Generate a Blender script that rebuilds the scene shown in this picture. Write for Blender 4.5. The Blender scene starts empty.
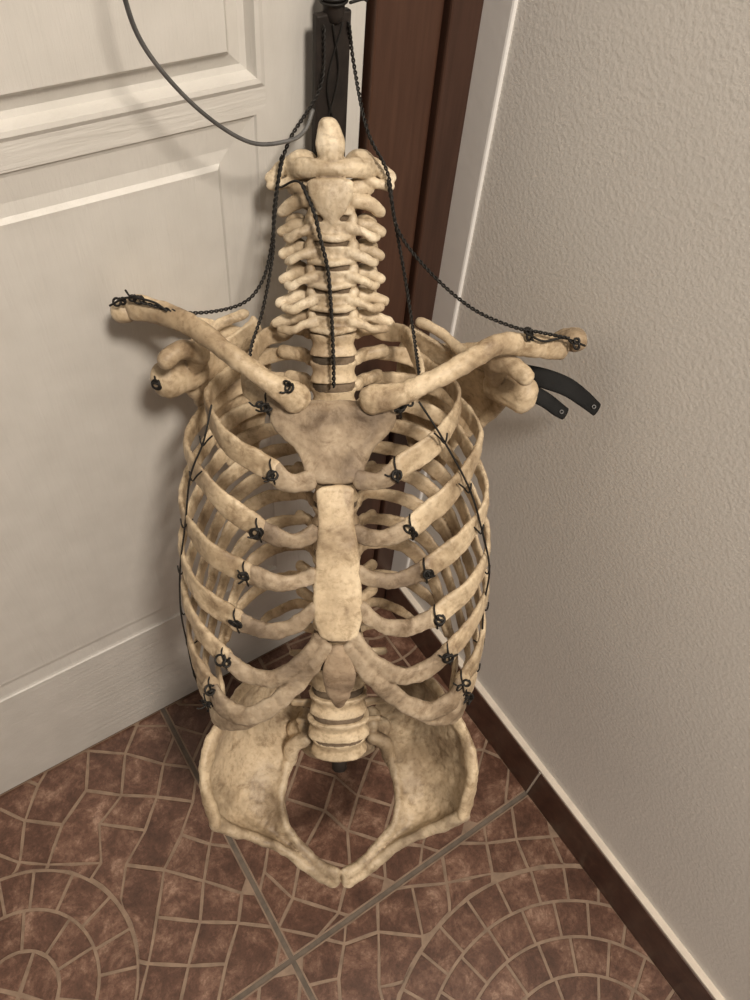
import bpy, math, random
from mathutils import Vector, Matrix, noise
random.seed(7)
V=Vector
# ---------------------------------------------------------------- helpers
def lin(c): return tuple(c)+(1.0,)
class B:
    def __init__(s): s.v=[]; s.f=[]
    def add(s,vs,fs):
        o=len(s.v); s.v+= [tuple(p) for p in vs]; s.f+=[tuple(i+o for i in f) for f in fs]
def cr(P,t):
    n=len(P)-1; i=min(int(t),n-1); u=t-i
    p1=P[i];p2=P[i+1];p0=P[i-1] if i>0 else p1*2-p2; p3=P[i+2] if i+2<=n else p2*2-p1
    return 0.5*((2*p1)+(p2-p0)*u+(2*p0-5*p1+4*p2-p3)*u*u+(3*p1-p0-3*p2+p3)*u**3)
def resample(P,steps):
    n=len(P)-1; return [cr(P,n*k/(n*steps)) for k in range(n*steps+1)]
def sweep(b,pts,w,t=None,ref=(0,1,0),n=12,steps=6,cap=True,sq=2.0):
    """elliptical sweep; w = half size along ref axis, t = half size across"""
    if t is None: t=w
    L=len(pts)
    if not isinstance(w,(list,tuple)): w=[w]*L
    if not isinstance(t,(list,tuple)): t=[t]*L
    P=resample([V(p) for p in pts],steps)
    W=[p.x for p in resample([V((x,0,0)) for x in w],steps)]
    T=[p.x for p in resample([V((x,0,0)) for x in t],steps)]
    ref=V(ref); m=len(P); rings=[]
    prev=None
    for i in range(m):
        d=(P[min(i+1,m-1)]-P[max(i-1,0)]).normalized()
        a=ref-d*ref.dot(d)
        if a.length<.15 and prev is not None: a=prev-d*prev.dot(d)
        a.normalize(); prev=a
        c=d.cross(a)
        rings.append((P[i],a,c,max(W[i],1e-4),max(T[i],1e-4),d))
    if cap:
        P0,a,c,w0,t0,d=rings[0]; r=min(w0,t0)
        Pn,a2,c2,w2,t2,d2=rings[-1]; r2=min(w2,t2)
        rings=[(P0-d*r*.9,a,c,w0*.45,t0*.45,d),(P0-d*r*.55,a,c,w0*.82,t0*.82,d)]+rings+[(Pn+d2*r2*.55,a2,c2,w2*.82,t2*.82,d2),(Pn+d2*r2*.9,a2,c2,w2*.45,t2*.45,d2)]
    vs=[];fs=[]
    for (p,a,c,ww,tt,d) in rings:
        for k in range(n):
            th=2*math.pi*k/n; x=math.cos(th); y=math.sin(th)
            if sq!=2.0:
                x=math.copysign(abs(x)**(2/sq),x); y=math.copysign(abs(y)**(2/sq),y)
            vs.append(p+a*(x*ww)+c*(y*tt))
    R=len(rings)
    for i in range(R-1):
        for k in range(n):
            k2=(k+1)%n
            fs.append((i*n+k,i*n+k2,(i+1)*n+k2,(i+1)*n+k))
    fs.append(tuple(range(n-1,-1,-1))); fs.append(tuple((R-1)*n+k for k in range(n)))
    b.add(vs,fs)
def blob(b,c,r,nu=14,nv=8):
    c=V(c); vs=[];fs=[]
    for j in range(1,nv):
        ph=math.pi*j/nv
        for i in range(nu):
            th=2*math.pi*i/nu
            vs.append(c+V((r[0]*math.sin(ph)*math.cos(th),r[1]*math.cos(ph),r[2]*math.sin(ph)*math.sin(th))))
    top=len(vs); vs.append(c+V((0,r[1],0))); vs.append(c-V((0,r[1],0)))
    for j in range(nv-2):
        for i in range(nu):
            i2=(i+1)%nu
            fs.append((j*nu+i,j*nu+i2,(j+1)*nu+i2,(j+1)*nu+i))
    for i in range(nu):
        i2=(i+1)%nu
        fs.append((top,i2,i)); fs.append((top+1,(nv-2)*nu+i,(nv-2)*nu+i2))
    b.add(vs,fs)
def plate(b,rows,th):
    """closed thick sheet from grid rows[i][j] of Vectors"""
    R=len(rows);C=len(rows[0]); top=[];bot=[]
    for i in range(R):
        for j in range(C):
            du=rows[min(i+1,R-1)][j]-rows[max(i-1,0)][j]; dv=rows[i][min(j+1,C-1)]-rows[i][max(j-1,0)]
            n=du.cross(dv); n=n.normalized() if n.length>1e-12 else V((0,0,1))
            top.append(rows[i][j]+n*th/2); bot.append(rows[i][j]-n*th/2)
    o=R*C; fs=[]
    for i in range(R-1):
        for j in range(C-1):
            a,b1,c,d=i*C+j,i*C+j+1,(i+1)*C+j+1,(i+1)*C+j
            fs.append((a,d,c,b1)); fs.append((a+o,b1+o,c+o,d+o))
    for i in range(R-1):
        a,d=i*C,(i+1)*C; fs.append((a,a+o,d+o,d))
        a,d=i*C+C-1,(i+1)*C+C-1; fs.append((a,d,d+o,a+o))
    for j in range(C-1):
        a,c=j,j+1; fs.append((a,c,c+o,a+o))
        a,c=(R-1)*C+j,(R-1)*C+j+1; fs.append((a,a+o,c+o,c))
    b.add(top+bot,fs)
def mkobj(name,b,mat,parent=None,smooth=True):
    me=bpy.data.meshes.new(name); me.from_pydata(b.v,[],b.f); me.update()
    import bmesh
    bm=bmesh.new(); bm.from_mesh(me); bmesh.ops.recalc_face_normals(bm,faces=bm.faces); bm.to_mesh(me); bm.free()
    o=bpy.data.objects.new(name,me); bpy.context.scene.collection.objects.link(o)
    if mat: me.materials.append(mat)
    if smooth:
        for p in me.polygons: p.use_smooth=True
    if parent: o.parent=parent
    return o
lump=bpy.data.textures.new('lump','CLOUDS'); lump.noise_scale=.014; lump.noise_depth=2
def bonemods(o,vox=.0014,sm=3,disp=.0014):
    m=o.modifiers.new('remesh','REMESH'); m.mode='VOXEL'; m.voxel_size=vox; m.use_smooth_shade=True
    if sm:
        s=o.modifiers.new('smooth','SMOOTH'); s.iterations=sm; s.factor=.5
    if disp:
        d=o.modifiers.new('lumps','DISPLACE'); d.texture=lump; d.strength=disp; d.mid_level=.5; d.texture_coords='LOCAL'
def boxv(x0,x1,y0,y1,z0,z1):
    return ([(x0,y0,z0),(x1,y0,z0),(x1,y1,z0),(x0,y1,z0),(x0,y0,z1),(x1,y0,z1),(x1,y1,z1),(x0,y1,z1)],
            [(0,3,2,1),(4,5,6,7),(0,1,5,4),(1,2,6,5),(2,3,7,6),(3,0,4,7)])
def box(name,dims,mat,parent=None,bev=0):
    b=B(); b.add(*boxv(*dims)); o=mkobj(name,b,mat,parent,False)
    if bev:
        m=o.modifiers.new('bev','BEVEL'); m.width=bev; m.segments=2
    return o
def empty(name):
    e=bpy.data.objects.new(name,None); bpy.context.scene.collection.objects.link(e); e.empty_display_size=.05; return e
# ---------------------------------------------------------------- materials
def newmat(name):
    m=bpy.data.materials.new(name); m.use_nodes=True; nt=m.node_tree; return m,nt,nt.nodes['Principled BSDF']
def noisen(nt,scale,detail=4,rough=.55,vec=None,dist=0):
    n=nt.nodes.new('ShaderNodeTexNoise'); n.inputs['Scale'].default_value=scale; n.inputs['Detail'].default_value=detail
    n.inputs['Roughness'].default_value=rough; n.inputs['Distortion'].default_value=dist
    if vec: nt.links.new(vec,n.inputs['Vector'])
    return n.outputs['Fac']
def ramp(nt,fac,stops):
    r=nt.nodes.new('ShaderNodeValToRGB'); nt.links.new(fac,r.inputs['Fac']); e=r.color_ramp.elements
    while len(e)<len(stops): e.new(.5)
    for k,(p,c) in enumerate(stops): e[k].position=p; e[k].color=lin(c)
    return r.outputs['Color']
def mix(nt,fac,a,b,mode='MIX'):
    n=nt.nodes.new('ShaderNodeMix'); n.data_type='RGBA'; n.blend_type=mode
    if isinstance(fac,float): n.inputs[0].default_value=fac
    else: nt.links.new(fac,n.inputs[0])
    for s,x in ((6,a),(7,b)):
        if isinstance(x,tuple): n.inputs[s].default_value=lin(x)
        else: nt.links.new(x,n.inputs[s])
    return n.outputs[2]
def bump(nt,bs,h,strength,dist):
    n=nt.nodes.new('ShaderNodeBump'); n.inputs['Strength'].default_value=strength; n.inputs['Distance'].default_value=dist
    nt.links.new(h,n.inputs['Height']); nt.links.new(n.outputs[0],bs.inputs['Normal'])
def coord(nt,kind='Object',scale=(1,1,1)):
    t=nt.nodes.new('ShaderNodeTexCoord'); m=nt.nodes.new('ShaderNodeMapping'); m.inputs['Scale'].default_value=scale
    nt.links.new(t.outputs[kind],m.inputs['Vector']); return m.outputs['Vector']
def bonemat(name,light,mid,dark,rough=.5,dirt_shade=.9):
    m,nt,bs=newmat(name); v=coord(nt)
    big=noisen(nt,20,5,.6,v,.5); fine=noisen(nt,230,4,.65,v); stain=noisen(nt,11,5,.65,v,.9); spot=noisen(nt,50,5,.68,v,.5)
    c1=ramp(nt,big,[(.36,dark),(.48,mid),(.60,light)])
    c=mix(nt,.35,c1,ramp(nt,fine,[(.34,(.46,.38,.29)),(.50,(1,1,1))]),'MULTIPLY')
    c=mix(nt,.75,c,ramp(nt,stain,[(.38,(.42,.37,.32)),(.55,(1,1,1))]),'MULTIPLY')
    c=mix(nt,.65,c,ramp(nt,spot,[(.33,(.38,.31,.24)),(.47,(1,1,1))]),'MULTIPLY')
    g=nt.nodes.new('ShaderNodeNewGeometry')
    pr=ramp(nt,g.outputs['Pointiness'],[(.445,(.22,.165,.115)),(.492,(.90,.87,.83)),(.53,(1.0,1.0,1.0))])  # occlusion-like shade painted into the recesses of the bone colour, along with grime
    c=mix(nt,dirt_shade,c,pr,'MULTIPLY')
    nt.links.new(c,bs.inputs['Base Color']); bs.inputs['Roughness'].default_value=rough
    bs.inputs['Specular IOR Level'].default_value=.4
    bump(nt,bs,fine,.35,.001)
    return m
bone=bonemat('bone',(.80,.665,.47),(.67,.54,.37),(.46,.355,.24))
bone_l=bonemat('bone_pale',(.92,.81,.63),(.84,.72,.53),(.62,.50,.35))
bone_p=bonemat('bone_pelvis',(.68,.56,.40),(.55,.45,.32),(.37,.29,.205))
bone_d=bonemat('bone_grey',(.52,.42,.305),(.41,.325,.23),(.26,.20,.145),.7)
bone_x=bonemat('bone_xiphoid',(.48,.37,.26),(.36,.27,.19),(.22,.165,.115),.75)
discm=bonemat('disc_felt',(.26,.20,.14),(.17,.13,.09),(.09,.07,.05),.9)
def plain(name,col,rough=.5,metal=0.,ns=80,var=.3,bs_=0.):
    m,nt,bs=newmat(name); v=coord(nt); n=noisen(nt,ns,4,.6,v)
    c=ramp(nt,n,[(.3,tuple(x*(1-var) for x in col)),(.7,tuple(min(1,x*(1+var)) for x in col))])
    nt.links.new(c,bs.inputs['Base Color']); bs.inputs['Roughness'].default_value=rough; bs.inputs['Metallic'].default_value=metal
    if bs_: bump(nt,bs,n,bs_,.001)
    return m
blackm=plain('black_iron',(.024,.018,.015),.6,.2,60,.5,.3)
wirem=plain('black_wire',(.02,.018,.016),.55,.4)
greyw=plain('grey_wire',(.16,.16,.16),.45,.6)
plastic=plain('black_bracket_paint',(.010,.010,.010),.7,.0)
plastic.node_tree.nodes['Principled BSDF'].inputs['Specular IOR Level'].default_value=.2
def plaster(name,col,scale=170,st=.55):
    m,nt,bs=newmat(name); v=coord(nt)
    a=noisen(nt,scale,2,.5,v); b_=noisen(nt,6,3,.5,v)
    c=ramp(nt,b_,[(.3,tuple(x*.96 for x in col)),(.7,col)])
    nt.links.new(c,bs.inputs['Base Color']); bs.inputs['Roughness'].default_value=.85
    bs.inputs['Specular IOR Level'].default_value=.2
    bump(nt,bs,a,st,.002); return m
wallm=plaster('white_plaster',(.90,.88,.84),280,.19)
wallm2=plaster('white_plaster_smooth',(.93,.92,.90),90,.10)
def doorpaint(name,scale):
    m,nt,bs=newmat(name); v=coord(nt,'Object',scale)
    n=noisen(nt,12,6,.65,v,.4)
    sp=noisen(nt,30,2,.5,coord(nt))
    c=ramp(nt,sp,[(.3,(.635,.615,.575)),(.7,(.695,.675,.635))]); nt.links.new(c,bs.inputs['Base Color'])
    bs.inputs['Roughness'].default_value=.42
    bump(nt,bs,n,.5,.002); return m
door_v=doorpaint('door_paint_vertical_grain',(14,14,.9))
door_h=doorpaint('door_paint_horizontal_grain',(.9,14,14))
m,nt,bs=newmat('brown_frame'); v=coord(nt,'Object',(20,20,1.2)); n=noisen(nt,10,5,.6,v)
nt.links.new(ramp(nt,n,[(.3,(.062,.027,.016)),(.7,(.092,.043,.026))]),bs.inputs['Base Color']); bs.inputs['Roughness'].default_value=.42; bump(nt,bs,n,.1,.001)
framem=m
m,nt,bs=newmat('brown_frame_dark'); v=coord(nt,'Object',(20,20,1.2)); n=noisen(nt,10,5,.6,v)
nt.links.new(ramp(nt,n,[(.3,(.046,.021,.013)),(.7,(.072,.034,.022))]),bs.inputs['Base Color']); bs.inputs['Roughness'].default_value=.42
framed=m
m,nt,bs=newmat('brown_skirting'); v=coord(nt); n=noisen(nt,45,6,.7,v,.4)
nt.links.new(ramp(nt,n,[(.3,(.042,.018,.012)),(.55,(.088,.040,.026)),(.75,(.14,.075,.052))]),bs.inputs['Base Color']); bs.inputs['Roughness'].default_value=.35; bump(nt,bs,n,.15,.001)
skirtm=m
caulk=plain('white_caulk',(.70,.63,.54),.6,0,60,.1)
# tiles
m,nt,bs=newmat('cobble_stones'); v=coord(nt)
g=nt.nodes.new('ShaderNodeNewGeometry')
n1=noisen(nt,26,7,.78,v,.3); n2=noisen(nt,190,5,.78,v); 
c=ramp(nt,n1,[(.34,(.090,.044,.029)),(.48,(.150,.074,.049)),(.56,(.235,.130,.089)),(.64,(.40,.26,.19))])
c=mix(nt,.6,c,ramp(nt,n2,[(.38,(.50,.45,.42)),(.52,(1,1,1)),(.66,(1.0,1.0,1.0))]),'MULTIPLY')
isl=ramp(nt,g.outputs['Random Per Island'],[(0,(.72,.68,.66)),(1,(1.0,1.0,1.0))])
c=mix(nt,1.0,c,isl,'MULTIPLY')
nt.links.new(c,bs.inputs['Base Color']); bs.inputs['Roughness'].default_value=.34; bump(nt,bs,n2,.25,.001)
stonem=m
m,nt,bs=newmat('tile_glaze_joint'); v=coord(nt); n1=noisen(nt,60,5,.6,v)
nt.links.new(ramp(nt,n1,[(.3,(.20,.137,.095)),(.7,(.34,.24,.17))]),bs.inputs['Base Color']); bs.inputs['Roughness'].default_value=.45
tilem=m
groutm=plain('grout',(.15,.12,.095),.8,0,70,.25,.3)
# ---------------------------------------------------------------- room
XW=.41; YD=.465
floor=box('floor',(-2.2,XW+.1,-2.4,YD+.1,-.05,-.0015),groutm)
tb=B(); sb=B()
S=.345; X0=.0605; Y0=.125; g2=.0028
def clip(poly,x0,x1,y0,y1):
    for ax,val,sg in ((0,x0,1),(0,x1,-1),(1,y0,1),(1,y1,-1)):
        out=[]
        for i in range(len(poly)):
            p=poly[i];q=poly[(i+1)%len(poly)]
            dp=(p[ax]-val)*sg; dq=(q[ax]-val)*sg
            if dp>=0: out.append(p)
            if dp*dq<0:
                t=dp/(dp-dq); out.append((p[0]+(q[0]-p[0])*t,p[1]+(q[1]-p[1])*t))
        poly=out
        if len(poly)<3: return []
    return poly
def sarea(p): return sum(p[i][0]*p[(i+1)%len(p)][1]-p[(i+1)%len(p)][0]*p[i][1] for i in range(len(p)))/2
def stone(poly,bd):
    poly=clip(poly,*bd)
    if len(poly)<3: return
    if sarea(poly)<0: poly=poly[::-1]
    if sarea(poly)<7e-5: return
    c0=(sum(p[0] for p in poly)/len(poly),sum(p[1] for p in poly)/len(poly))
    n=len(poly); sc=.965; hz=random.uniform(.0006,.0010)
    vs=[(p[0],p[1],-.0005) for p in poly]+[(c0[0]+(p[0]-c0[0])*sc,c0[1]+(p[1]-c0[1])*sc,hz) for p in poly]
    fs=[tuple(range(n,2*n))]+[(a,(a+1)%n,n+(a+1)%n,n+a) for a in range(n)]
    sb.add(vs,fs)
def inset(poly,g):
    """move every edge inwards by g (roughly) by shrinking about the centroid"""
    cx_=sum(p[0] for p in poly)/len(poly); cy_=sum(p[1] for p in poly)/len(poly)
    out=[]
    for x,y in poly:
        d=math.hypot(x-cx_,y-cy_); k=max(.2,1-g*1.35/max(d,1e-6)); out.append((cx_+(x-cx_)*k,cy_+(y-cy_)*k))
    return out
for i in range(-4,1):
    for j in range(-5,1):
        x0=X0+i*S+g2; x1=X0+(i+1)*S-g2; y0=Y0+j*S+g2; y1=Y0+(j+1)*S-g2
        tb.add(*boxv(x0,x1,y0,y1,-.008,0))
        bd=(x0+.0015,x1-.0015,y0+.0015,y1-.0015)
        RM=.122
        cx=(x0+.085 if (i%2) else x1-.085); cy=(y0+.125 if (j%2==0) else y1-.02)
        if i==0 and j==-1: cx,cy,RM=x0+.20,y0+.06,.225
        if i==0 and j==0: cx,cy,RM=x1-.03,y1-.02,.17
        if i==-1 and j==-1: cx,cy,RM=x0+.04,y0+.10,.20
        # concentric medallion
        nr=max(3,round(RM/.0385)); dr=RM/nr
        for q in range(nr):
            ra,rb=q*dr,(q+1)*dr; rm=(ra+rb)/2
            cnt=max(4,int(round(2*math.pi*rm/.038))); off=random.random()*6.28
            angs=[off+2*math.pi*(k+random.uniform(-.10,.10))/cnt for k in range(cnt)]
            for k in range(cnt):
                a0=angs[k]; a1=angs[(k+1)%cnt]+(2*math.pi if k==cnt-1 else 0)
                gg=.0014; ri=ra+gg; ro=rb-gg; go=gg/max(ro,.01); gi=gg/max(ri,.01); poly=[]
                for s in range(5):
                    a=a0+go+(a1-a0-2*go)*s/4; poly.append((cx+ro*math.cos(a),cy+ro*math.sin(a)))
                if q==0: poly.append((cx+.003*math.cos((a0+a1)/2),cy+.003*math.sin((a0+a1)/2)))
                else:
                    for s in range(5):
                        a=a0+gi+(a1-a0-2*gi)*(1-s/4); poly.append((cx+ri*math.cos(a),cy+ri*math.sin(a)))
                stone(poly,bd)
        # jittered setts around it
        c0x,c0y=(x0+x1)/2,(y0+y1)/2; rot=random.choice((.35,.8,1.1))+random.uniform(-.1,.1); ce=.044; N=7
        def gp(a,b_,cache={}):
            k=(i,j,a,b_)
            if k not in cache:
                rr=random.Random(hash(k)); u=(a+rr.uniform(-.20,.20))*ce; w_=(b_+rr.uniform(-.20,.20))*ce
                x=c0x+u*math.cos(rot)-w_*math.sin(rot); y_=c0y+u*math.sin(rot)+w_*math.cos(rot)
                d=math.hypot(x-cx,y_-cy)
                cache[k]=(x,y_,d<RM+.006)
            return cache[k]
        done=set()
        for a in range(-N,N):
            for b_ in range(-N,N):
                if (a,b_) in done: continue
                w_,h_=1,1; t=random.random()
                if t<.16: w_=2
                elif t<.32: h_=2
                if (a+w_-1,b_+h_-1) in done or (a+w_-1,b_) in done: w_=h_=1
                for aa in range(w_):
                    for bb in range(h_): done.add((a+aa,b_+bb))
                idx=[(a+k,b_) for k in range(w_+1)]+[(a+w_,b_+k) for k in range(1,h_+1)]+[(a+w_-k,b_+h_) for k in range(1,w_+1)]+[(a,b_+h_-k) for k in range(1,h_)]
                P=[gp(*q) for q in idx]
                if all(p[2] for p in P): continue
                poly=[]
                L=len(P)
                for m_ in range(L):
                    p=P[m_]; q=P[(m_+1)%L]
                    for s in range(4):
                        x=p[0]+(q[0]-p[0])*s/4; y_=p[1]+(q[1]-p[1])*s/4; d=math.hypot(x-cx,y_-cy)
                        if d<RM+.0016: x=cx+(x-cx)/max(d,1e-5)*(RM+.0016); y_=cy+(y_-cy)/max(d,1e-5)*(RM+.0016)
                        poly.append((x,y_))
                stone(inset(poly,.0013),bd)
mkobj('tile_bodies',tb,tilem,floor,False)
mkobj('tile_cobble_relief',sb,stonem,floor,False)
random.seed(11)
# walls
wall_r=box('wall_right',(XW,XW+.12,-2.4,YD+.15,0,2.5),wallm)
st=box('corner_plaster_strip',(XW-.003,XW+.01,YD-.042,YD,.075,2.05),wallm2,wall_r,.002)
wb=B(); wb.add(*boxv(-2.2,XW+.12,YD+.012,YD+.15,2.06,2.5)); wb.add(*boxv(-2.2,-.60,YD+.012,YD+.15,0,2.06)); wb.add(*boxv(-.60,XW,YD+.06,YD+.15,0,2.06))
mkobj('wall_back',wb,wallm,None,False)
# door
door=empty('door_1')
XL=-.46; XR=.318
P1=(-.37,.236,.203,.745); P2=(-.37,.243,.762,1.86)
yF=YD; yB=YD+.04
st_b=B(); ra_b=B()
st_b.add(*boxv(P2[1],XR,yF,yB,.006,2.03)); st_b.add(*boxv(XL,P1[0],yF,yB,.006,2.03)); st_b.add(*boxv(P1[1],P2[1],yF,yB,P1[2],P1[3]))
ra_b.add(*boxv(P1[0],P2[1],yF,yB,.006,P1[2])); ra_b.add(*boxv(P1[0],P2[1],yF,yB,P1[3],P2[2])); ra_b.add(*boxv(P2[0],P2[1],yF,yB,P2[3],2.03))
mkobj('stiles',st_b,door_v,door,False); mkobj('rails',ra_b,door_h,door,False)
def panel(name,x0,x1,z0,z1,prof):
    b=B(); vs=[];fs=[]
    for (ins,dy) in prof:
        vs+=[(x0+ins,yF+dy,z0+ins),(x1-ins,yF+dy,z0+ins),(x1-ins,yF+dy,z1-ins),(x0+ins,yF+dy,z1-ins)]
    for k in range(len(prof)-1):
        for s in range(4):
            s2=(s+1)%4; fs.append((k*4+s,k*4+s2,(k+1)*4+s2,(k+1)*4+s))
    k=len(prof)-1; fs.append((k*4,k*4+1,k*4+2,k*4+3))
    b.add(vs,fs); o=mkobj(name,b,door_v,door,False); return o
prof1=[(0,0),(.0012,.0014),(.004,.0024),(.020,.0036),(.028,.0024),(.031,-.0002),(.035,0)]
prof2=[(0,0),(.003,-.0015),(.006,-.001),(.009,.007),(.013,.008),(.022,.004),(.025,.0),(.030,0)]
panel('panel_lower',*P1,prof1); panel('panel_upper',*P2,prof2)
# frame
frame=empty('trim_1')
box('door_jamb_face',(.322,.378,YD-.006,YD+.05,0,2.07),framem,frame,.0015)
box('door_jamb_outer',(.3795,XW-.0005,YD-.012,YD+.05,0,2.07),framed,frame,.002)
box('door_head',(-.52,.378,YD-.006,YD+.05,2.035,2.10),framem,frame,.0015)
box('door_jamb_hinge_side',(-.56,-.464,YD-.006,YD+.05,0,2.10),framem,frame,.0015)
# baseboard
bbd=B(); edges=[-2.4,-1.6,-1.255,-.91,-.565,-.22,.125,YD-.014]
for a,c in zip(edges[:-1],edges[1:]): bbd.add(*boxv(XW-.009,XW+.001,a+.001,c-.001,0,.072))
base=mkobj('baseboard_right',bbd,skirtm,None,False); mm=base.modifiers.new('b','BEVEL'); mm.width=.0015; mm.segments=2
box('baseboard_caulk',(XW-.008,XW+.001,-2.4,YD-.013,.072,.0765),caulk,base,.001)
gb=B()
for a in edges[1:-1]: gb.add(*boxv(XW-.0085,XW,a-.0012,a+.0012,0,.0718))
mkobj('baseboard_joints',gb,caulk,base,False)
# ---------------------------------------------------------------- skeleton frame
skel=empty('human_skeleton_torso')
U=V((.211,.424,.880)).normalized(); R=V((.842,-.539,0)); R=(R-U*R.dot(U)).normalized(); F=R.cross(U)
O=V((.1564,.2,.2724)); SC=.9207
Mx=Matrix(((R.x*SC,U.x*SC,F.x*SC,O.x),(R.y*SC,U.y*SC,F.y*SC,O.y),(R.z*SC,U.z*SC,F.z*SC,O.z),(0,0,0,1)))
skel.matrix_world=Mx
Minv=Mx.inverted()
# local axes: x lateral (image right), y up the spine, z to the front
def ybody(b,c,w,d,h,waist=.86,y0=None):
    x,y,z=c
    sweep(b,[(x,y-h/2,z),(x,y-h*.3,z),(x,y,z),(x,y+h*.3,z),(x,y+h/2,z)],[w,w*.95,w*waist,w*.95,w],[d,d*.95,d*waist,d*.95,d],ref=(1,0,0),n=20,steps=2,cap=False,sq=2.3)
cerv=B(); thor=B(); lumb=B(); disc=B()
# --- atlas
y=.557
sweep(cerv,[(-.030,y,-.006),(-.020,y+.001,.008),(0,y+.001,.0145),(.020,y+.001,.008),(.030,y,-.006)],[.0075,.0074,.0060,.0074,.0075],[.0052,.0052,.0050,.0052,.0052])
for s in (-1,1):
    blob(cerv,(s*.021,y+.005,-.003),(.0115,.0085,.012))
    sweep(cerv,[(s*.020,y+.005,-.002),(s*.033,y+.002,-.004),(s*.043,y-.006,-.004)],[.0075,.0055,.0050],[.007,.005,.0045])
    sweep(cerv,[(s*.024,y-.006,.0),(s*.035,y-.010,.0),(s*.043,y-.011,-.003)],[.0042,.0034,.0038])
    sweep(cerv,[(s*.024,y,-.008),(s*.016,y,-.022),(0,y,-.028)],[.004,.0035,.005])
# dens + axis
sweep(cerv,[(0,.540,.006),(0,.560,.010),(0,.574,.010),(-.001,.585,.007)],[.0105,.0088,.0105,.0078],[.008,.0080,.0075,.006],ref=(1,0,0))
sweep(cerv,[(0,.549,.0165),(0,.540,.0170),(0,.531,.0155),(0,.522,.0135)],[.017,.0155,.0110,.0045],[.0030,.0042,.0045,.0035],ref=(1,0,0))
ybody(cerv,(0,.534,.004),.018,.012,.014)
for s in (-1,1):
    sweep(cerv,[(s*.008,.541,.004),(s*.020,.545,-.001),(s*.027,.544,-.004)],[.006,.007,.005],[.006,.007,.006])
    sweep(cerv,[(s*.014,.538,.004),(s*.028,.534,.000),(s*.036,.528,-.003)],[.0060,.0052,.0045],[.005,.005,.0045])
    sweep(cerv,[(s*.022,.536,-.010),(s*.012,.530,-.022),(0,.526,-.03)],.005)
cy=[.517,.500,.483,.466,.449]; cc=[.005,.007,.007,.005,.002]; wd=[.037,.036,.037,.040,.044]
for y,c,wx in zip(cy,cc,wd):
    ybody(cerv,(0,y,c),.0180,.0115,.0108,.88)
    sweep(cerv,[(-.016,y-.0048,c+.005),(0,y-.0062,c+.0122),(.016,y-.0048,c+.005)],.0026,.0024)
    for s in (-1,1):
        blob(cerv,(s*.0155,y+.005,c),(.0045,.0065,.008))
        jy=random.uniform(-.0016,.0016)
        sweep(cerv,[(s*.013,y+.001,c+.006),(s*.023,y-.002+jy,c+.008),(s*.030,y-.006+jy,c+.006),(s*(wx-.004),y-.006,c+.001)],[.0046,.0034,.0036,.0034],[.004,.0034,.0034,.0034])
        sweep(cerv,[(s*.014,y,c-.004),(s*.025,y+.002+jy,c-.006),(s*wx,y-.003+jy,c-.008)],[.0050,.0048,.0042],[.005,.0045,.004])
        blob(cerv,(s*.026,y+.002,c-.014),(.0090,.0080,.008))
        sweep(cerv,[(s*.022,y,c-.014),(s*.012,y-.003,c-.024),(0,y-.006,c-.030)],[.006,.005,.004],[.0025,.0025,.003])
    sweep(cerv,[(0,y-.006,c-.026),(0,y-.010,c-.040)],[.005,.004],[.003,.004])
# thoracic
TY=[.431-.0228*i for i in range(12)]
TC=[-.001,-.006,-.012,-.019,-.025,-.029,-.030,-.028,-.023,-.016,-.008,-.001]
for i,(y,c) in enumerate(zip(TY,TC)):
    w=.0190+.0004*i; d=.0125+.0005*i
    ybody(thor,(0,y,c),w,d,.0172,.84)
    for s in (-1,1):
        tl=.046-.004*min(i,3)
        sweep(thor,[(s*.009,y+.003,c-.014),(s*.022,y+.006,c-.022),(s*tl,y+.009,c-.026-.002*min(i,3))],[.006,.0055,.006],[.004,.004,.005])
        blob(thor,(s*.012,y+.002,c-.020),(.006,.011,.005))
    sweep(thor,[(0,y,c-.024),(0,y-.012,c-.036),(0,y-.026,c-.048)],[.006,.005,.004],[.003,.003,.003],ref=(0,0,1))
LY=[.154,.127,.099,.071,.043]; LC=[.006,.011,.014,.013,.006]
for i,(y,c) in enumerate(zip(LY,LC)):
    w=(.0245,.0258,.0275,.0300,.0275)[i]; d=.0175+.0006*i
    ybody(lumb,(0,y,c),w,d,.0205,.80)
    for s in (-1,1):
        sweep(lumb,[(s*.012,y+.004,c-.016),(s*.028,y+.006,c-.022),(s*(.044 if i<4 else .040),y+.008,c-.022)],[.006,.005,.004],[.004,.003,.003])
        blob(lumb,(s*.016,y,c-.028),(.008,.017,.007))
    sweep(lumb,[(0,y-.002,c-.030),(0,y-.006,c-.050)],[.011,.010],[.004,.004])
ys=[(.5255,.004)]+[((cy[k]+cy[k+1])/2,(cc[k]+cc[k+1])/2) for k in range(4)]+[(.440,0)]
for y,c in ys: ybody(disc,(0,y,c-.001),.0158,.0100,.009,1)
for k in range(11): ybody(disc,(0,(TY[k]+TY[k+1])/2,(TC[k]+TC[k+1])/2),.0173+.0004*k,.0112+.0005*k,.010,1)
ybody(disc,(0,.167,.002),.022,.016,.012,1)
for k in range(4): ybody(disc,(0,(LY[k]+LY[k+1])/2,(LC[k]+LC[k+1])/2),.0240+.0006*k,.0165,.012,1)
ybody(disc,(0,.028,-.001),.024,.017,.010,1)
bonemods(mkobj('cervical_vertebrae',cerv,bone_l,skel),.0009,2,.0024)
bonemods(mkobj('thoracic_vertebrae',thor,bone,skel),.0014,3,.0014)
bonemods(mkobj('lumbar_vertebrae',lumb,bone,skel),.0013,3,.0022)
bonemods(mkobj('intervertebral_discs',disc,discm,skel),.0014,1,.0008)
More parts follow.
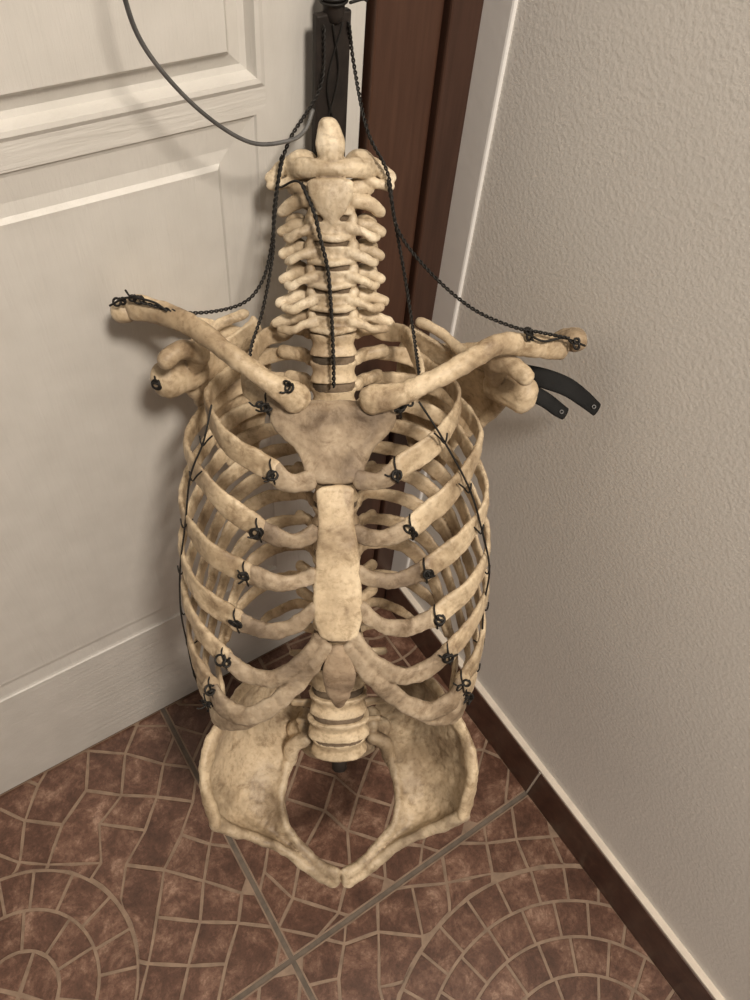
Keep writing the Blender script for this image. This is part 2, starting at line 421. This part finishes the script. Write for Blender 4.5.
# --- sternum
man=B()
sweep(man,[(0,.399,.060),(0,.395,.062),(0,.383,.065),(0,.368,.070),(0,.350,.079)],[.032,.046,.044,.029,.020],[.004,.0058,.0058,.0054,.0055],ref=(1,0,0),n=28,sq=2.8)
for s in (-1,1):
    blob(man,(s*.034,.402,.060),(.016,.008,.007))
bonemods(mkobj('manubrium',man,bone_d,skel),.0013,3,.0032)
stn=B()
sweep(stn,[(0,.342,.084),(.0005,.325,.089),(.001,.295,.096),(.001,.270,.101),(.001,.248,.105),(.001,.232,.108)],[.0145,.0135,.0160,.0180,.0185,.0145],[.004,.0048,.005,.005,.005,.0045],ref=(1,0,0),n=28,sq=3.0)
bonemods(mkobj('sternum_body',stn,bone,skel),.0012,3,.0026)
xi=B()
sweep(xi,[(.001,.220,.109),(.001,.210,.110),(.001,.194,.1095),(.001,.176,.106),(.001,.162,.102)],[.006,.0115,.0130,.0095,.004],[.004,.004,.004,.0035,.003],ref=(1,0,0),n=20)
bonemods(mkobj('xiphoid_process',xi,bone_x,skel),.0012,2,.003)
# --- ribs
rib=B(); cart=B()
lat={1:(.062,.425,.010),2:(.098,.392,.020),3:(.116,.357,.025),4:(.123,.316,.028),5:(.126,.276,.028),6:(.127,.238,.028),7:(.126,.204,.026),8:(.123,.176,.020),9:(.118,.155,.012),10:(.110,.138,.000)}
midp={1:(.066,.410,.040),2:(.079,.375,.063),3:(.089,.335,.074),4:(.100,.298,.080),5:(.109,.258,.078),6:(.113,.222,.073),7:(.119,.186,.064),8:(.119,.158,.052),9:(.114,.141,.036),10:(.107,.128,.018)}
cj={1:(.048,.398,.056),2:(.045,.355,.078),3:(.056,.314,.090),4:(.067,.280,.095),5:(.076,.241,.098),6:(.088,.205,.095),7:(.102,.171,.086),8:(.107,.146,.074),9:(.109,.131,.055),10:(.104,.121,.035)}
for i in range(1,13):
    ty=TY[i-1]; tc=TC[i-1]
    for s in (-1,1):
        jx=lambda a: a+random.uniform(-.0028,.0028)
        if i<=10:
            L=V(lat[i]); bk=V((.30*L.x+.036,ty+.004-.12*(ty-L.y),tc-.040)) if i>1 else V((.040,ty+.006,tc-.026))
            bk2=V((L.x*.86,ty-.42*(ty-L.y),tc*.7-.030)) if i>1 else V((.056,ty+.002,-.012))
            pts=[(s*.018,ty+.006,tc-.010),(s*.030,ty+.008,tc-.026),(s*bk.x,jx(bk.y),bk.z),(s*bk2.x,jx(bk2.y),bk2.z),(s*L.x,jx(L.y),L.z),(s*midp[i][0],jx(midp[i][1]),midp[i][2]),(s*cj[i][0],cj[i][1],cj[i][2])]
            h=.0098 if i not in (1,9,10) else .0080
            sweep(rib,pts,[.0052,.0052,.0072,.0080,.0084,h*random.uniform(.92,1.04),h*.96],[.004,.0033,.0028,.0024,.0023,.0024,.0034],n=16,steps=8,sq=3.0)
            if 1<i<8: blob(rib,(s*cj[i][0],cj[i][1],cj[i][2]),(.0075,.0100,.0050))
        elif i==11:
            sweep(rib,[(s*.018,ty+.004,tc-.010),(s*.035,ty,tc-.030),(s*.066,ty-.016,tc-.045),(s*.094,ty-.036,tc-.035),(s*.103,ty-.052,-.012)],[.0045,.005,.0062,.0062,.004],[.004,.0035,.003,.0027,.0027])
        else:
            sweep(rib,[(s*.020,ty+.002,tc-.012),(s*.038,ty-.006,tc-.034),(s*.064,ty-.024,tc-.044),(s*.078,ty-.036,tc-.042)],[.0045,.005,.005,.003],[.004,.0035,.003,.0025])
        c=V(cj[i]) if i<=10 else None
        def cs(pts,w,t,st_=6): sweep(cart,[(s*p[0],p[1],p[2]) for p in pts],w,[x*.8 for x in t],n=14,steps=st_,sq=2.6)
        if i==1: cs([c,(.042,.397,.058),(.032,.396,.061)],[.0075,.009,.0095],[.005,.005,.005])
        if i==2: cs([c,(.034,.347,.081),(.017,.348,.081)],[.0088,.0075,.0080],[.0045,.005,.005])
        if i==3: cs([c,(.040,.307,.092),(.026,.306,.092),(.014,.311,.090)],[.0088,.0070,.0064,.0075],[.0045,.005,.005,.005])
        if i==4: cs([c,(.045,.273,.098),(.030,.274,.098),(.016,.280,.098)],[.0088,.0070,.0062,.0072],[.0045,.005,.005,.005])
        if i==5: cs([c,(.055,.234,.102),(.034,.238,.104),(.016,.254,.103)],[.0085,.0075,.0065,.006],[.0045,.005,.005,.005])
        if i==6: cs([c,(.070,.193,.101),(.050,.192,.106),(.030,.206,.108),(.013,.229,.106)],[.0085,.0078,.0072,.0065,.0058],[.0045,.005,.005,.005,.005])
        if i==7: cs([c,(.092,.157,.094),(.072,.153,.101),(.050,.168,.106),(.026,.196,.109),(.008,.221,.108)],[.0082,.0092,.0090,.008,.007,.0055],[.0045,.0055,.0055,.005,.005,.005])
        if i==8: cs([c,(.098,.140,.086),(.083,.140,.094),(.066,.150,.100)],[.0080,.0082,.0078,.006],[.0045,.005,.005,.004])
        if i==9: cs([c,(.106,.129,.067),(.098,.130,.080),(.086,.138,.090)],[.007,.0072,.0068,.005],[.0045,.0045,.0045,.004])
        if i==10: cs([c,(.105,.121,.052),(.101,.125,.068)],[.0062,.0055,.004],[.004,.004,.0035])
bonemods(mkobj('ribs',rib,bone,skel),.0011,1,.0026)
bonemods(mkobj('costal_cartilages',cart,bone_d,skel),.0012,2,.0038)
# --- clavicles (per side), K() corrects the photo plane skew
def K(a,b,c): return (a,b-.051*a,c)
cl=B()
for pts in ([(-.026,.405,.068),(-.034,.412,.073),(-.048,.421,.075),(-.072,.437,.070),(-.100,.452,.055),(-.128,.458,.042),(-.143,.458,.036)],
            [(.028,.407,.068),(.042,.411,.073),(.062,.421,.075),(.090,.435,.070),(.120,.448,.055),(.150,.446,.044),(.172,.443,.038)]):
    sweep(cl,[K(*p) for p in pts],[.0115,.0095,.0076,.0074,.0080,.0092,.0088],[.0100,.0085,.0074,.0068,.0062,.0056,.0050],n=16)
bonemods(mkobj('clavicles',cl,bone,skel),.0012,3,.0036)
# --- scapulae
sc=B()
for s,gx,ax,dy in ((-1,.126,.155,0),(1,.148,.187,-.010)):
    def Q(a,b,c): return V(K(s*a,b,c))
    sup=[V(p) for p in [(.072,.443,-.040),(.090,.436,-.034),(.108,.424,-.016),(gx-.010,.416,.006)]]
    med=[V((.066,.438,-.046)),V((.058,.405,-.070)),V((.064,.350,-.085)),V((.080,.295,-.088))]
    latb=[V((gx-.006,.402,.006)),V((gx-.016,.370,-.025)),V((.108,.330,-.062)),V((.095,.288,-.086))]
    rows=[]
    for i in range(13):
        t=i/12*3; a=cr(med,t); c=cr(latb,t)
        row=[]
        for j in range(11):
            u=j/10; p=a.lerp(c,u)+V((0,0,-.008*math.sin(math.pi*u)))
            row.append(Q(*p))
        rows.append(row)
    plate(sc,rows,.004)
    sweep(sc,[Q(*p) for p in latb],[.006,.0055,.005,.005],[.005,.0045,.004,.004])
    sweep(sc,[Q(*p) for p in med],[.003,.003,.003,.004])
    sweep(sc,[Q(*p) for p in sup],[.0045,.0045,.005,.008])
    sweep(sc,[Q(gx-.020,.404,.000),Q(gx-.008,.403,.012),Q(gx+.002,.402,.020)],[.012,.014,.016],[.008,.009,.011],n=16)
    sweep(sc,[Q(gx-.020,.414,.010),Q(gx-.026,.426,.026),Q(gx-.016,.430,.042),Q(gx-.006,.425,.050)],[.009,.0080,.0075,.0076],[.008,.0075,.0074,.0072])
    sweep(sc,[Q(.064,.416+dy,-.066),Q(.090,.425+dy,-.054),Q(.115,.434+dy,-.032),Q(ax-.020,.446+dy,-.004),Q(ax-.005,.453+dy*.5,.014),Q(ax-.004,.453+dy*.5,.030)],[.005,.008,.007,.0075,.0075,.0085],[.003,.0035,.004,.0080,.0115,.0095])
bonemods(mkobj('scapulae',sc,bone,skel),.0014,3,.0030)
# --- pelvis
pv=B(); sa=B(); rim=B()
for s in (-1,1):
    def Q(p): return V((s*p[0]*.965,p[1],p[2]))
    outer=[V(p) for p in [(.044,.048,-.085),(.070,.070,-.066),(.096,.082,-.030),(.111,.080,.012),(.1245,.062,.036),(.128,.032,.050),(.120,-.002,.061),(.104,-.016,.058),(.080,-.030,.056),(.055,-.045,.057),(.030,-.062,.064),(.007,-.075,.069)]]
    inner=[V(p) for p in [(.036,.022,-.060),(.043,.017,-.038),(.050,.010,-.016),(.056,.001,-.001),(.0590,-.007,.010),(.060,-.015,.019),(.059,-.023,.029),(.055,-.031,.039),(.046,-.040,.047),(.033,-.050,.055),(.018,-.060,.064),(.005,-.064,.068)]]
    rows=[]
    NR=34
    for i in range(NR):
        t=i/(NR-1)*11; a=cr(outer,t); c=cr(inner,t); row=[]
        sag=max(0,1-max(0,t-5)/5)
        for j in range(15):
            u=j/14; p=a.lerp(c,u); k=math.sin(math.pi*u)*sag
            p=p+V((.006*k,-.014*k,-.020*k)); row.append(Q(p))
        rows.append(row)
    plate(pv,rows,.0062)
    sweep(pv,[Q(p) for p in outer[6:]],[.0075,.0060,.0050,.0050,.006,.0065],[.0062,.0055,.0045,.0045,.005,.005],n=12)
    sweep(rim,[Q(p) for p in outer[:7]],[.006,.006,.0055,.0070,.0085,.0090,.0085],[.006,.006,.0045,.0048,.0056,.0058,.0056],n=12)
    sweep(pv,[Q(p) for p in inner],[.010,.009,.007,.006,.0050,.0050,.0050,.0050,.0050,.0055,.006,.007],[.007,.007,.006,.005,.0045,.0045,.0045,.0045,.0045,.0045,.005,.005])
    blob(pv,Q((.082,-.044,.012)),(.017,.020,.022))
    sweep(pv,[Q(p) for p in [(.070,-.040,.004),(.070,-.075,-.016),(.064,-.104,-.014),(.050,-.108,.000),(.030,-.096,.026),(.010,-.082,.056)]],[.013,.011,.012,.009,.006,.006],[.010,.010,.010,.008,.005,.005])
    sweep(pv,[Q(p) for p in [(.0055,-.064,.068),(.0055,-.074,.067),(.007,-.085,.060)]],[.006,.0062,.005],[.0045,.0045,.0045],ref=(0,0,1))
    sweep(pv,[Q(p) for p in [(.048,.010,-.038),(.062,-.010,-.022),(.070,-.034,.000)]],[.012,.010,.012],[.006,.008,.012])
bonemods(mkobj('pelvis_hip_bones',pv,bone_p,skel),.0014,4,.0034)
bonemods(mkobj('iliac_crests',rim,bone,skel),.0013,2,.0034)
sweep(sa,[(0,.020,-.014),(0,-.002,-.034),(0,-.026,-.062),(0,-.046,-.082)],[.034,.038,.028,.018],[.012,.012,.010,.006],ref=(1,0,0),n=20)
sweep(sa,[(0,-.046,-.082),(0,-.062,-.096),(0,-.072,-.100)],[.012,.007,.004],[.005,.004,.003],ref=(1,0,0))
for s in (-1,1):
    sweep(sa,[(s*.016,.020,-.018),(s*.032,.027,-.022),(s*.043,.022,-.036)],[.010,.011,.012],[.009,.011,.012])
    sweep(sa,[(s*.024,.024,-.016),(s*.034,.044,-.016)],[.007,.0075])
    sweep(sa,[(s*.034,.034,-.008),(s*.046,.024,-.010),(s*.050,.006,-.010)],[.007,.008,.007])
    sweep(sa,[(s*.038,.014,-.036),(s*.032,-.018,-.060),(s*.016,-.044,-.082)],[.010,.010,.008])
bonemods(mkobj('sacrum',sa,bone_p,skel),.0015,3,.003)
# ---------------------------------------------------------------- wires
wr=B()
def rnd_wire(pts,r=.0008,steps=8): sweep(wr,pts,r,r,ref=(.31,.2,.93),n=6,steps=steps)
def twisted(pts,r=.00068,pitch=.0080,sep=.00080):
    P=[V(p) for p in pts]; n=len(P)-1; fine=[cr(P,n*k/(n*60)) for k in range(n*60+1)]
    Ls=[0]
    for a,b in zip(fine,fine[1:]): Ls.append(Ls[-1]+(b-a).length)
    tot=Ls[-1]; N=max(8,int(tot/pitch*9)); ptsr=[];idx=0
    for k in range(N+1):
        d=tot*k/N
        while idx<len(Ls)-2 and Ls[idx+1]<d: idx+=1
        u=(d-Ls[idx])/max(1e-9,Ls[idx+1]-Ls[idx]); ptsr.append((fine[idx].lerp(fine[idx+1],u),d))
    for ph in (0,math.pi):
        out=[]
        for k,(p,d) in enumerate(ptsr):
            t=(ptsr[min(k+1,N)][0]-ptsr[max(k-1,0)][0]).normalized()
            a=V((.31,.2,.93)); a=(a-t*a.dot(t)).normalized(); c=t.cross(a); th=2*math.pi*d/pitch+ph
            out.append(p+(a*math.cos(th)+c*math.sin(th))*sep)
        sweep(wr,out,r,r,ref=(.31,.2,.93),n=6,steps=1)
def knot(p,s=1.0,seed=0,tails=1,rib_=True):
    rr=random.Random(seed); p=V(p)
    for k in range(2):
        ax=V((rr.uniform(-.8,.8),rr.uniform(-.8,.8),1)).normalized(); a=ax.orthogonal().normalized(); c=ax.cross(a)
        rad=.0032*s*rr.uniform(.75,1.2); o=p+V((rr.uniform(-.003,.003),rr.uniform(-.003,.003),.001*k))
        pts=[o+(a*math.cos(t*.7)+c*math.sin(t*.7))*rad*(1+.03*t) for t in range(10)]
        rnd_wire(pts,.00095,2)
    for q in range(tails):
        d=V((rr.uniform(-1,1),rr.uniform(-.9,.9),.2)).normalized()
        pts=[p+d*(.0024*k)+V((math.sin(k*1.7+q),math.cos(k*1.7),0))*.0014 for k in range(4)]
        rnd_wire(pts,.0008,3)
    if rib_: rnd_wire([p+V((.001,-.010,-.006)),p+V((.0015,-.008,-.001)),p,p+V((-.0015,.008,-.001)),p+V((-.001,.010,-.006))],.0007,4)
for i in range(1,8):
    for s in (-1,1):
        c=V(cj[i]); knot((s*c.x,c.y,c.z+.0058),1.0 if i>1 else .9,i*10+s,1+(i+s)%2)
for i in (8,9):
    for s in (-1,1):
        c=V(cj[i]); knot((s*(c.x+.002),c.y+.003,c.z+.006),.9,i*10+s,2)
def W(p): return tuple(Minv@V(p))
twisted([W((.274,.4445,.80)),W((.271,.443,.765)),(-.028,.576,.012),(-.037,.550,.008),(-.044,.505,.012),(-.052,.480,.020),(-.068,.466,.030),(-.10,.4645,.052),K(-.134,.465,.050)])
twisted([(-.034,.566,.010),(-.041,.530,.010),(-.043,.500,.014),(-.052,.460,.020),(-.060,.436,.040),(-.058,.420,.066)])
twisted([(-.020,.548,.019),(-.012,.530,.028),(-.008,.512,.026),(-.003,.490,.0245),(-.001,.460,.021),(0,.425,.018),(0,.400,.014)],.0008,.009,.0009)
rnd_wire([(-.036,.545,.004),(-.022,.549,.019),(-.012,.530,.028)],.0009)
twisted([W((.291,.4435,.80)),W((.296,.443,.775)),(.026,.582,.012),(.041,.554,.006),(.048,.518,.010),(.070,.490,.022),(.100,.466,.040),K(.128,.462,.058),K(.150,.458,.054),K(.172,.454,.050)])
twisted([(.041,.550,.006),(.047,.520,.006),(.055,.480,.010),(.061,.440,.030),(.062,.416,.074)])
rnd_wire([W((.280,.4440,.80)),W((.285,.4440,.77)),W((.277,.4440,.74))],.0007)
rnd_wire([W((.287,.4440,.80)),W((.277,.4440,.765)),W((.286,.4440,.73))],.0007)
for p,sd in ((K(-.138,.466,.047),1),(K(-.149,.463,.042),2),(K(.140,.457,.055),3),(K(.180,.450,.048),4),((-.052,.402,.070),5),((.052,.402,.072),6),(K(-.134,.402,.034),7),((-.030,.420,.082),8)):
    knot(p,.75,100+sd,1,False)
rnd_wire([K(-.157,.460,.042),K(-.143,.467,.047),K(-.125,.466,.052),K(-.115,.461,.056)],.0009)
rnd_wire([K(.186,.448,.044),K(.168,.454,.050),K(.152,.452,.054),K(.138,.458,.058)],.0009)
for s,l in ((-1,[(.088,.398,.052),(.097,.372,.056),(.1065,.345,.058),(.117,.305,.056),(.124,.262,.052),(.126,.222,.048),(.125,.188,.046),(.121,.160,.050),(.115,.133,.052)]),
            (1,[(.062,.405,.070),(.080,.378,.072),(.100,.338,.071),(.112,.302,.068),(.121,.262,.060),(.1235,.224,.054),(.123,.186,.050),(.121,.160,.050),(.116,.135,.052)])):
    rnd_wire([(s*(x+.0005)+random.uniform(-.002,.002),y,z+.003+random.uniform(-.001,.001)) for x,y,z in l],.0008)
    for k,(x,y,z) in enumerate(l[1:-1]):
        c=V((s*(x+.001),y,z+.004)); rnd_wire([c+V((s*.001,.004,0)),c+V((s*.0005,0,.001)),c+V((-s*.001,-.003,.001)),c+V((-s*.005,.002,.003)),c+V((-s*.009,.006,.005))],.0007,3)
mkobj('binding_wires',wr,wirem,skel)
rt=B(); sweep(rt,[(0,.54,-.014),(0,.44,-.024),(0,.30,-.050),(0,.18,-.028),(0,.08,-.010),(0,.030,-.008),(0,.008,-.002)],.004,.0025,ref=(1,0,0),n=8)
mkobj('support_rod',rt,blackm,skel)
blk=B(); sweep(blk,[(0,.016,.002),(0,.004,.002)],.0075,.004,ref=(1,0,0),n=8,steps=2); mkobj('support_rod_nut',blk,blackm,skel)
# shoulder bracket prongs
def prong(pts,name,w):
    b=B(); sweep(b,[K(*p) for p in pts],w,[.0012]*5,ref=(.2,1,-.35),n=14,steps=6); return mkobj(name,b,plastic,skel)
prong([(.148,.417,.004),(.166,.414,.012),(.184,.409,.016),(.199,.400,.017),(.211,.391,.016)],'arm_bracket_upper',[.006,.0078,.0075,.0068,.0058])
prong([(.148,.405,.006),(.158,.402,.014),(.169,.397,.017),(.178,.391,.018),(.185,.387,.018)],'arm_bracket_lower',[.006,.0065,.0062,.0060,.0052])
hb=B()
for c in ((.207,.3945,.0195),(.181,.3895,.0205)):
    c=V(K(*c)); pts=[c+V((math.cos(t),math.sin(t)*.9,-.25*math.sin(t)))*.0014 for t in [k*math.pi/4 for k in range(9)]]
    sweep(hb,pts,.0005,.0005,ref=(0,0,1),n=6,steps=2)
mkobj('arm_bracket_eyelets',hb,greyw,skel)
# ---------------------------------------------------------------- stand bar & loose wire (world space)
bar=empty('metal_hanging_bar')
box('flat_bar',(.2695,.2945,.4455,.4515,.690,.806),blackm,bar,.0012)
b=B(); sweep(b,[(.283,.4485,.805),(.283,.4485,.9),(.283,.4485,1.1),(.283,.4485,1.35)],.0068,.0068,ref=(1,0,0),n=14,steps=3); mkobj('round_rod',b,blackm,bar)
b=B()
for k in range(3):
    z=.810+k*.0026; pts=[(.283+.008*math.cos(t),.4485+.008*math.sin(t),z+.0004*t) for t in [q*math.pi/5 for q in range(11)]]
    sweep(b,pts,.0009,.0009,ref=(0,0,1),n=6,steps=2)
sweep(b,[(.290,.441,.812),(.297,.438,.814),(.301,.440,.812)],.001,.001,ref=(0,0,1),n=6)
mkobj('tie_wire_coil',b,wirem,bar)
box('wall_plate',(.262,.304,.4525,YD-.0005,1.25,1.38),blackm,bar,.001)
b=B(); sweep(b,[(.150,.40,.93),(.143,.415,.875),(.1446,.42,.84),(.153,.42,.813),(.178,.42,.779),(.208,.42,.754),(.2350,.42,.7490),(.249,.424,.7510),(.2585,.431,.758)],.0013,.0013,ref=(.3,.9,.1),n=8,steps=8)
mkobj('steel_wire',b,greyw,None)
# ---------------------------------------------------------------- lights
def arealight(name,loc,target,size,power,col):
    l=bpy.data.lights.new(name,'AREA'); l.shape='DISK'; l.size=size; l.energy=power; l.color=col
    o=bpy.data.objects.new(name,l); bpy.context.scene.collection.objects.link(o); o.location=loc
    o.rotation_euler=(V(target)-V(loc)).to_track_quat('-Z','Y').to_euler(); return o
arealight('ceiling_lamp',(.04,-.95,2.3),(.2,.3,.4),.32,42,(1,.89,.765))
w=bpy.data.worlds.new('w'); bpy.context.scene.world=w; w.use_nodes=True
w.node_tree.nodes['Background'].inputs[0].default_value=(1,.91,.81,1); w.node_tree.nodes['Background'].inputs[1].default_value=.16
# ---------------------------------------------------------------- camera
cam=bpy.data.cameras.new('camera'); co=bpy.data.objects.new('camera',cam); bpy.context.scene.collection.objects.link(co)
rt_=V((.832,-.5496,.0728)).normalized(); fw=V((.3887,.4838,-.7844)); fw=(fw-rt_*fw.dot(rt_)).normalized(); up=rt_.cross(fw)
co.matrix_world=Matrix(((rt_.x,up.x,-fw.x,0),(rt_.y,up.y,-fw.y,0),(rt_.z,up.z,-fw.z,1.0),(0,0,0,1)))
cam.sensor_fit='VERTICAL'; cam.sensor_height=24; cam.lens=24*.787; cam.clip_start=.01
bpy.context.scene.camera=co
bpy.context.scene.view_settings.view_transform='Standard'
